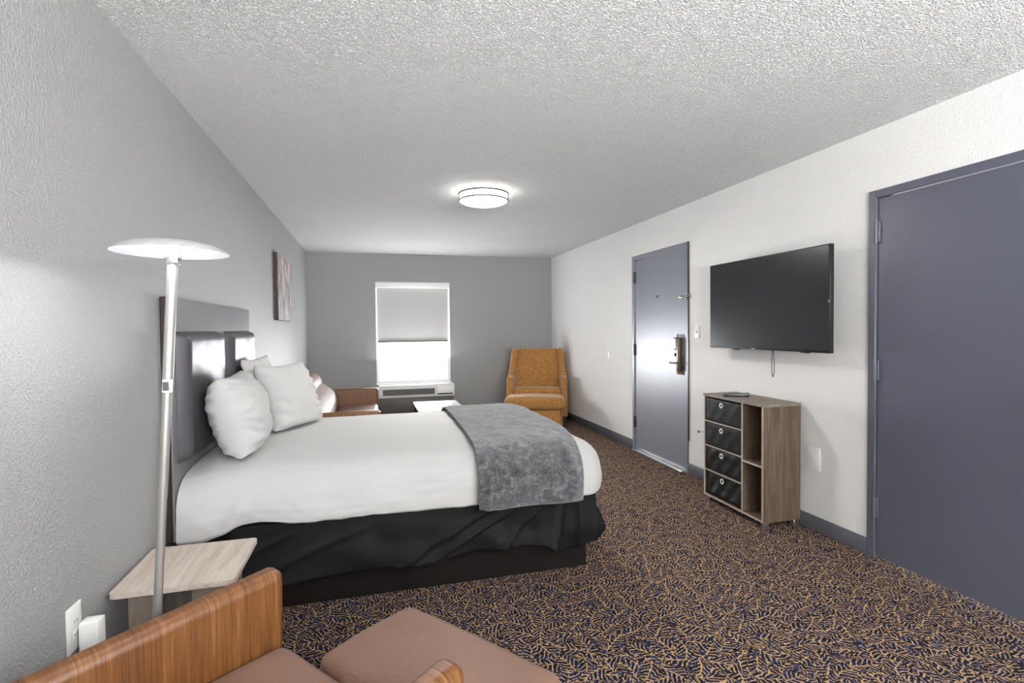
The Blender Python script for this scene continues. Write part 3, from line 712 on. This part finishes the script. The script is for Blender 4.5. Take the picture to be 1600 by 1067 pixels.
for k in range(4):
    z0 = zi0 + step * k + .008; z1 = zi0 + step * (k + 1) - .012; y0, y1 = dvd + t_ / 2 + .004, hy - t_ - .004
    push = (.012, .006, .004, .004)[k]
    def drw(a, b, z0=z0, z1=z1, y0=y0, y1=y1, k=k, push=push):
        rip = (.0045 if k == 0 else .003 if k == 1 else .0012)
        e = min(1, min(a, 1 - a, b, 1 - b) * 12)
        return Vector((-hx + push + rip * (N(a * 6, b * 3, k) + .6 * math.sin(a * 22 + b * 7 + k)) * e - .002 * e - (.010 * sm(.6, 0, b) * e if k == 0 else 0), y0 + a * (y1 - y0), z0 + b * (z1 - z0)))
    bm = grid(drw, 40, 20); box(bm, -hx + push + .002, y0, z0, hx - .03, y1, z1 - .01, .003, 1)
    dw = link('drawer', bm, M_['non_woven'], dr, angle=60)
    t = bmesh.new(); lathe(t, [(.012, .0), (.019, .0), (.0195, .002), (.016, .0032), (.012, .002)], 28, closed=True)
    bmesh.ops.rotate(t, verts=t.verts, cent=(0, 0, 0), matrix=Matrix.Rotation(-PI / 2, 3, 'Y'))
    link('ring_grommet', t, M_['white_metal'], dw, loc=(-hx + push - .006, (y0 + y1) / 2 + .01, z1 - .035))
for x in (-hx + .03, hx - .03):
    for y in (-hy + .02, hy - .03):
        link('foot', B(x - .018, y - .018, 0, x + .018, y + .018, zb - .0005, .002, 1), M_['steel'], dr)
rm = tag(empty('remote_control', (3.43, 3.20, DTp), math.radians(62)), 'black remote control lying on top of the drawer unit', 'remote control')
bm = poly_extrude([(-.085, .0), (.085, .0), (.088, .018), (.05, .022), (-.04, .022), (-.088, .030), (-.088, .006)], -.022, .022, .004, 2); link('remote_body', bm, M_['black_plastic'], rm)
bm = bmesh.new()
for i in range(3):
    for j in range(5): cyl(bm, (-.012 + i * .012, -.035 + j * .018, .0215), (-.012 + i * .012, -.035 + j * .018, .0235), .0035, n=8)
link('buttons', bm, M_['ac_dark'], rm)

# ------------------------------------------------------------------ wall air conditioner
ac = tag(empty('air_conditioner', (1.49, L, 0)), 'low white air conditioner with a shade-darkened front under the far window', 'air conditioner')
dA = .20
bm = poly_extrude([(-.001, .355), (-.001, .532), (-.185, .532), (-.20, .52), (-dA - .012, .365), (-dA - .008, .355)], -.545, .545, .006, 2); link('top_casing', bm, M_['ac_white'], ac, loc=(0, -.002, 0))
link('front_panel', B(-.535, -dA + .012, .10, .535, -.012, .354, .006, 2), M_['ac_front'], ac)
link('plinth', B(-.50, -dA + .04, 0, .50, -.014, .099), M_['ac_dark'], ac, smooth=False)
def tilt(bm):      # onto the slightly sloping front of the casing
    for v in bm.verts: v.co.y += -.203 - (.52 - v.co.z) / .155 * .011
    return bm
bm = bmesh.new(); box(bm, -.48, -.003, .392, .255, .001, .476, .002, 1)
gr = link('air_grille', tilt(bm), M_['ac_dark'], ac)
for i in range(6):
    bm = bmesh.new(); box(bm, -.475, -.007, .397 + i * .013, .25, -.0032, .402 + i * .013); link('grille_slat', tilt(bm), M_['hinge'], gr, smooth=False)
bm = bmesh.new(); box(bm, .285, -.016, .400, .53, .002, .51, .006, 3); link('control_cover', tilt(bm), M_['white_plastic'], ac)
bm = bmesh.new(); box(bm, .30, -.006, .382, .52, .001, .398); link('control_shadow', tilt(bm), M_['dark'], ac, smooth=False)  # dark strip painted in as the shadow beneath the control cover

# ------------------------------------------------------------------ coffee table
ct = tag(empty('coffee_table', (1.615, 6.05, 0), math.radians(0)), 'low white-topped table between the bed and the far window', 'coffee table')
link('tabletop', B(-.265, -.40, .415, .265, .40, .44, .006, 2), M_['tabletop'], ct)
for x in (-.235, .235):
    for y in (-.37, .37): link('leg', B(x - .02, y - .02, 0, x + .02, y + .02, .4145, .002, 1), M_['espresso'], ct)
for y in (-.39, .39): link('apron', B(-.22, y - .01, .375, .22, y + .01, .4145), M_['espresso'], ct, smooth=False)

# ------------------------------------------------------------------ vinyl seats (local: faces +Y, width along X, floor at 0)
def arm_panel(x0, x1, yb, yf, zb_, zf, zbot=.06, rad=.028):
    pts = [(yb, zbot), (yf - .01, zbot), (yf, zf - .05)] + [(yf - .03 + .03 * math.cos(q), zf - .03 + .03 * math.sin(q)) for q in (0.2, .6, 1.0, 1.4)] + [(yb, zb_)]
    return poly_extrude(pts, x0, x1, rad, 5)
def lounge(loc, rz, w, d, label, cat, name, arm=.075, back_z=.69, back_top=.07, back_bot=.10, seat_z=.44, arm_rear=.585, bulge=.01, back_m='woven'):
    e = tag(empty(name, loc, rz), label, cat)
    hw = w / 2
    for s_ in (-1, 1):
        a, b_ = sorted((s_ * hw, s_ * (hw - arm))); link('armrest', arm_panel(a, b_, -d + .02, 0, arm_rear, .632), M_['woven'], e)
    bm = cushion(w - 2 * arm - .012, d - back_bot - .02, .17, .016, .035, seed=3)
    link('seat_cushion', bm, M_['leather'], e, loc=(0, -(d - back_bot) / 2 + .0, seat_z - .185))
    link('seat_frame', B(-hw + arm + .003, -d + .03, .09, hw - arm - .003, -.03, seat_z - .19, .01, 2), M_['woven'], e)
    pts = [(-d + .0, .08), (-d + .0, back_z - back_top / 2 - .01)]
    y1 = -d + back_top; n_ = 10
    for i in range(n_ + 1): q = PI - PI * i / n_; pts.append((-d + back_top / 2 + back_top / 2 * math.cos(q), back_z - back_top / 2 + back_top / 2 * math.sin(q)))
    pts += [(y1 + (back_bot - back_top) * q + bulge * math.sin(q * PI), back_z - back_top / 2 - (back_z - back_top / 2 - seat_z + .02) * q) for q in (.2, .4, .6, .8, 1)] + [(-d + back_bot, .08)]
    bm = poly_extrude(pts, -hw + arm + .004, hw - arm - .004, .02, 4); link('backrest', bm, M_[back_m], e)
    for x in (-hw + .045, hw - .045):
        for y in (-d + .06, -.06): link('leg', B(x - .02, y - .02, 0, x + .02, y + .02, .0595, .003, 1), M_['espresso'], e)
    return e
fw = Vector((.79, .61)).normalized(); lat = Vector((fw.y, -fw.x))
ctr = fw * 1.487 + lat * (-.589)
rz = math.atan2(fw.y, fw.x) - PI / 2
lounge((ctr.x, ctr.y, 0), rz, .80, .74, 'brown leather armchair with striped orange-brown arms, nearest the camera', 'armchair', 'armchair')
# a sofa of the same make by the far window, facing the right wall
lounge((.94, 5.56, 0), -PI / 2, 1.90, .88, 'long brown leather sofa with orange-brown arms against the left wall beyond the bed', 'sofa', 'sofa', arm=.08, back_z=.845, back_top=.24, back_bot=.42, seat_z=.46, arm_rear=.632, bulge=.07, back_m='leather')
# ottoman in front of the foreground chair
oc = fw * 1.665 + lat * (-.471)
ot = tag(empty('ottoman', (oc.x, oc.y, 0), rz), 'square brown leather ottoman pushed against the foreground armchair', 'ottoman')
link('cushion', cushion(.605, .345, .15, .016, .03, seed=8), M_['leather'], ot, loc=(0, 0, .275))
link('ottoman_frame', B(-.29, -.16, .07, .29, .16, .274, .012, 2), M_['leather'], ot)
for x in (-.26, .26):
    for y in (-.13, .13): link('leg', B(x - .018, y - .018, 0, x + .018, y + .018, .0695, .003, 1), M_['espresso'], ot)

# ------------------------------------------------------------------ ochre armchair and its ottoman (local: faces +Y)
CH = math.radians(180 - 20)
oa = tag(empty('armchair', (3.075, 6.83, 0), CH), 'ochre fabric armchair with curved wings in the corner by the right wall', 'armchair')
def splay(co):
    k = sm(.60, .95, co.z); s_ = -1 if co.x > 0 else 1
    return Vector((s_ * .045 * k, 0, 0))
for s_ in (-1, 1):
    a, b_ = sorted((s_ * .425, s_ * .335))
    cv = [(-.20 - .13 * math.sin(q), .655 + .0 + .33 * (1 - math.cos(q))) for q in [i * PI / 2 / 8 for i in range(9)]]
    pts = [(-.55, .10), (0.0, .10), (0.0, .655)] + cv + [(-.36, 1.03), (-.47, 1.04), (-.55, 1.0)]
    link('side_wing', poly_extrude(pts, a, b_, .022, 4, splay), M_['ochre'], oa)
pts = [(-.54, .10), (-.30, .10), (-.30, .46), (-.345, .70), (-.40, 1.00), (-.43, 1.035), (-.50, 1.035), (-.54, 1.0)]
bm = poly_extrude(pts, -.331, .331, .018, 3, lambda c: Vector((-c.x * .135 * sm(.60, .95, c.z), 0, 0))); link('backrest', bm, M_['ochre'], oa)
link('seat_cushion', cushion(.655, .30, .15, .025, .035, seed=4), M_['ochre'], oa, loc=(0, -.142, .335))
link('seat_frame', B(-.332, -.29, .10, .332, -.01, .334, .01, 2), M_['ochre'], oa)
for x in (-.38, .38):
    for y in (-.50, -.05): link('leg', B(x - .022, y - .022, 0, x + .022, y + .022, .0995, .003, 1), M_['espresso'], oa)
fo = Vector((math.sin(-CH), math.cos(CH))); oc = Vector((3.075, 6.83)) + fo * .262 + Vector((fo.y, -fo.x)) * .02
oo = tag(empty('ottoman', (oc.x, oc.y, 0), CH), 'ochre fabric ottoman with a skirted base in front of the ochre armchair', 'ottoman')
link('cushion', cushion(.78, .44, .15, .03, .05, seed=12, wr=.006), M_['ochre'], oo, loc=(0, 0, .265))
def skt(a, b):
    q = a * 2 * PI; c_, s2 = math.cos(q), math.sin(q); m_ = max(abs(c_) ** 8 + abs(s2) ** 8, 1e-9) ** (-1 / 8)
    k = .97 + .03 * b; return Vector((c_ * m_ * .375 * k, s2 * m_ * .205 * k + .004 * math.sin(q * 12) * b, .262 - .20 * b))
bm = grid(skt, 120, 10, wrap_u=True); fo_ = link('ottoman_skirt', bm, M_['ochre'], oo); solidify(fo_, .006, -1)
for x in (-.33, .33):
    for y in (-.16, .16): link('leg', B(x - .02, y - .02, 0, x + .02, y + .02, .264, .003, 1), M_['espresso'], oo)
